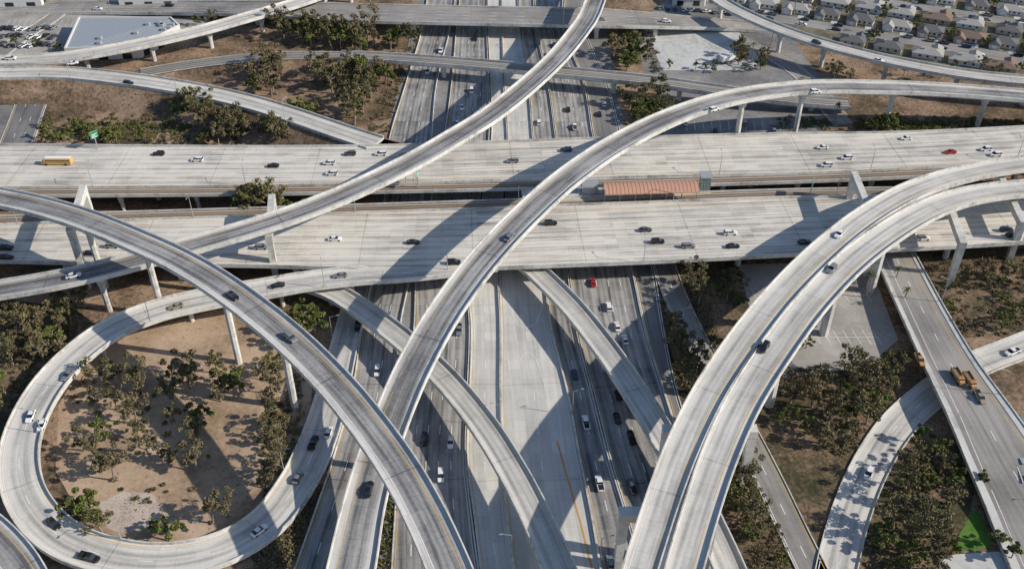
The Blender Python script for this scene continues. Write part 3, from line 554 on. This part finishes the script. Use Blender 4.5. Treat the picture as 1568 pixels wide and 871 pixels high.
for k,b in enumerate(sbs):
    for a in np.arange(-140,330,18.0):
        for side in (-1,1):
            x,y=SP(a+random.uniform(-1,1),b+side*15)
            if north(x,y-9) and clear(x,y,14,None,6):
                place('house',random.choice(HM),(x,y,0),sang+(math.pi if side<0 else 0)+random.uniform(-.04,.04),random.uniform(.85,.98))
                q=-4*side*(-1); c4=[SP(a+q-1.6,b+side*5.2),SP(a+q+1.6,b+side*5.2),SP(a+q+1.6,b+side*9),SP(a+q-1.6,b+side*9)]
                DW.add([(p[0],p[1],.05) for p in c4],[(0,1,2,3)])
                if random.random()<.8: tree1(*SP(a+9,b+side*random.uniform(7,24)),random.choice('mg'),(.5,.95))
        for side in (-1,1):
            for q in (0,7):
                x,y=SP(a+q,b+side*3.4)
                if north(x,y) and random.random()<.66: car(None,0,0,random.choice('wwkkgdrbt'),hd=(sang+(math.pi if side>0 else 0),),xy=(x,y))
DW.obj('driveways',[M['lotc']])
# warehouse
def warehouse(poly,h,z=0,name='warehouse'):
    P=[Vector(W(x,y,h)) for x,y in poly]; mb=MB(); n=len(P); c=sum(P,Vector())/n
    base=[Vector((p.x,p.y,0)) for p in P]; mb.add(base+P,[(i,(i+1)%n,n+(i+1)%n,n+i) for i in range(n)],0)
    ins=[c+(p-c)*.97 for p in P]; lo=[p-Vector((0,0,.7)) for p in ins]
    mb.add(P+ins,[(i,(i+1)%n,n+(i+1)%n,n+i) for i in range(n)],0); mb.add(ins+lo,[(i,(i+1)%n,n+(i+1)%n,n+i) for i in range(n)],0); mb.add(lo,[tuple(range(n))],1)
    for k in range(14):
        t=random.random(); q=random.random(); p=ins[0].lerp(ins[1],t).lerp(ins[3].lerp(ins[2],t),q); 
        mb.box(p.x-1,p.x+1,p.y-1.2,p.y+1.2,h-.69,h+.6,2,.1,.1)
    for k in range(1,7):
        a=lo[0].lerp(lo[1],k/7); b_=lo[3].lerp(lo[2],k/7); d=(b_-a).normalized(); nn=Vector((-d.y,d.x,0))*.12; up=Vector((0,0,.01))
        mb.add([a-nn+up,a+nn+up,b_+nn+up,b_-nn+up],[(0,1,2,3)],0)
    for e in range(n):
        a,b=base[e],base[(e+1)%n]; d=(b-a); m=int(d.length/9)
        if m<1: continue
        nrm=Vector((d.y,-d.x,0)).normalized()*.05
        for s_ in(1,-1):
            for k in range(m):
                p=a+d*((k+.3)/m); q=a+d*((k+.7)/m); o_=nrm*s_
                mb.add([p+o_,q+o_,q+o_+Vector((0,0,3)),p+o_+Vector((0,0,3))],[(0,1,2,3)],3)
    mb.obj(name,[WALL[1],flat('membrane_roof',(.28,.31,.35),.7,.2,0,.3),M['steel'],M['glass']])
warehouse([(98,74),(210,70),(275,38),(262,26),(120,26)],7)
warehouse([(180,-4),(300,-6),(310,-28),(190,-26)],6); warehouse([(-40,-5),(60,-7),(80,-30),(-20,-30)],7); warehouse([(1552,700),(1640,690),(1640,745),(1566,738)],4,name='shop_building'); warehouse([(1030,-4),(1080,-3),(1090,-22),(1040,-23)],5)
# ---------------- station ----------------
def station():
    mb=MB(); a=Vector(W(925,289,13)); b=Vector(W(1068,285,13)); d=(b-a).normalized(); n=Vector((-d.y,d.x,0)); L=(b-a).length; K=10
    e=bpy.data.objects.new('train_station',None); scn.collection.objects.link(e)
    vs=[]; ns=24
    for i in range(ns+1):
        s_=L*i/ns
        for k in range(K+1):
            t=-1+2*k/K; vs.append(a+d*s_+n*(t*4.4)+Vector((0,0,(1-t*t)*1.5)))
    m=K+1
    fs=[(i*m+k,i*m+k+1,(i+1)*m+k+1,(i+1)*m+k) for i in range(ns) for k in range(K)]
    mb.add(vs,fs,0); mb.add([v-Vector((0,0,.25)) for v in vs],fs,0)
    for i in range(ns+1):
        for k in range(K):
            p,q=vs[i*m+k],vs[i*m+k+1]; mb.add([p-d*.12+Vector((0,0,.06)),q-d*.12+Vector((0,0,.06)),q+d*.12+Vector((0,0,.06)),p+d*.12+Vector((0,0,.06))],[(0,1,2,3)],2)
    for k in range(int(L/6)+1):
        p=a+d*(k*6)
        for t in(-2.5,2.5): q=p+n*t; mb.cyl((q.x,q.y,8.5),(q.x,q.y,14),.2,.2,6,1)
    mb.obj('canopy_roof',[flat('terracotta_roof',(.50,.29,.21),.7,.2,0,.2),M['steel'],flat('roof_seam',(.38,.20,.14))],e)
    p0=Vector(W(800,301,8.8)); p1=Vector(W(1085,287,8.8)); dd=(p1-p0); nn=Vector((-dd.y,dd.x,0)).normalized(); mb=MB(); vs=[]
    for z in(-1.4,0):
        for p,s_ in((p0,-1),(p1,-1),(p1,1),(p0,1)): vs.append(p+nn*(5.0*s_)+Vector((0,0,z)))
    mb.add(vs,[(3,2,1,0),(4,5,6,7),(0,1,5,4),(1,2,6,5),(2,3,7,6),(3,0,4,7)],0)
    for s_ in (-1,1):
        o1=nn*(4.3*s_); w_=nn*.25; up=Vector((0,0,.01)); mb.add([p0+o1-w_+up,p1+o1-w_+up,p1+o1+w_+up,p0+o1+w_+up],[(0,1,2,3)],1)
    for k in range(8):
        p=p0.lerp(p1,.05+k*.05); mb.cyl(p,p+Vector((0,0,3.2)),.12,.12,6,2); mb.box(p.x-2,p.x+2,p.y-1.2,p.y+1.2,p.z+3.2,p.z+3.35,2)
    mb.obj('platform',[M['lotc'],M['yel'],M['steel']],e)
    mb=MB(); c=W(1078,289,8.8); mb.box(c[0]-1.8,c[0]+1.8,c[1]-2.2,c[1]+2.2,8.8,15,0); mb.box(c[0]-2.2,c[0]+2.2,c[1]-2.6,c[1]+2.6,15,15.4,1)
    for k in range(5): mb.box(c[0]-1.85,c[0]+1.85,c[1]-2.25,c[1]+2.25,9.5+k*1.2,9.65+k*1.2,1)
    for sx in (-1.87,-.6,.6,1.74): mb.box(c[0]+sx,c[0]+sx+.13,c[1]-2.27,c[1]+2.27,8.8,14.99,1)
    c=W(903,292,8.8); mb.box(c[0]-3,c[0]+3,c[1]-2.5,c[1]+2.5,8.8,12,2); mb.box(c[0]-3.3,c[0]+3.3,c[1]-2.8,c[1]+2.8,12,12.4,1)
    mb.obj('elevator_tower',[flat('green_glass',(.16,.26,.24),.15,.7),M['steel'],M['lotc']],e)
station()
# ---------------- street lamps / signs ---
mb=MB(); mb.cyl((0,0,0),(0,0,10),.16,.09,6); mb.cyl((0,0,9.8),(2.6,0,10.7),.07,.05,5); mb.box(2.3,3.2,-.15,.15,10.6,10.8); LP=mb.obj('street_lamp',[M['steel']],link=False)
def lamps(key,gap,side,off=.2,start=10):
    R=ROADS[key];A,r,s=R['A'],R['r'],R['s']; q=start
    while q<s[-1]:
        i=min(len(s)-1,int(np.searchsorted(s,q))); l=side*(A[i,3]/2+off); x,y=A[i,0]+r[i,0]*l,A[i,1]+r[i,1]*l
        if clear(x,y,40,key,1,A[i,2]+2): place('street_lamp',LP,(x,y,A[i,2]),math.atan2(-side*r[i,1],-side*r[i,0]))
        q+=gap
lamps('105W',62,1,.15); lamps('105E',62,-1,.15,30); lamps('105E',70,1,.15,50); lamps('sbh',50,1,.15); lamps('nbh',55,-1,.15); lamps('R9',45,-1,.2); lamps('U2',60,1,.2); lamps('loop',60,-1,.2,60); lamps('T1',50,1,.2); lamps('R7',60,1,.3)
def sign(px,py,z,w=5,h=2.4,rz=0):
    mb=MB(); mb.cyl((0,0,0),(0,0,7),.2,.2,8,0); mb.box(-w/2,w/2,-.25,-.15,5.2,5.2+h,1); mb.box(-w/2-.06,w/2+.06,-.14,-.1,5.14,5.26+h,2)
    for k in range(3): mb.box(-w/2+.5,w/2-.5-(k%2)*.8,-.27,-.255,5.5+k*.65,5.75+k*.65,2)
    mb.box(-w/2,w/2,-.1,.1,5.8,6.0,0); o=mb.obj('highway_sign',[M['steel'],M['green'],M['white']]); o.location=W(px,py,z); o.rotation_euler=(0,0,rz)
sign(150,228,9,3.5,3,.9); sign(1240,300,9,4,2.2,1.2); sign(640,286,9,5,2.4,1.4)
def lines(name,segs,mat,w=.35,z=.12):
    mb=MB()
    for pts in segs:
        P=[Vector(W(x,y,z)) for x,y in pts]
        for a,b in zip(P,P[1:]):
            d=(b-a).normalized(); n=Vector((-d.y,d.x,0))*w/2; mb.add([a-n,a+n,b+n,b-n],[(0,1,2,3)])
    mb.obj(name,[mat])
lines('orange_channelizer_line',[[(853,675),(870,735),(888,795),(908,875)]],M['ora'],.45,.14)
lines('painted_gore_line',[[(776,430),(779,470),(792,497),(806,503),(821,495),(832,465),(835,430)],[(795,560),(797,548),(804,540),(813,540),(820,548),(826,566),(834,590)]],M['white'],.22,.14)
ps=[]
for k in range(11): ps+=[[(1150+k*17,440),(1160+k*17.5,462)],[(1185+k*15,505),(1195+k*15.5,527)]]
ps+=[[(1150,451),(1335,451)],[(1190,516),(1345,516)]]
for k in range(12): ps.append([(1050+k*13,186),(1052+k*13,200)])
for k in range(14): ps.append([(10+k*9,40),(16+k*9,30)])
lines('parking_stripes',ps,M['white'],.15,.03)
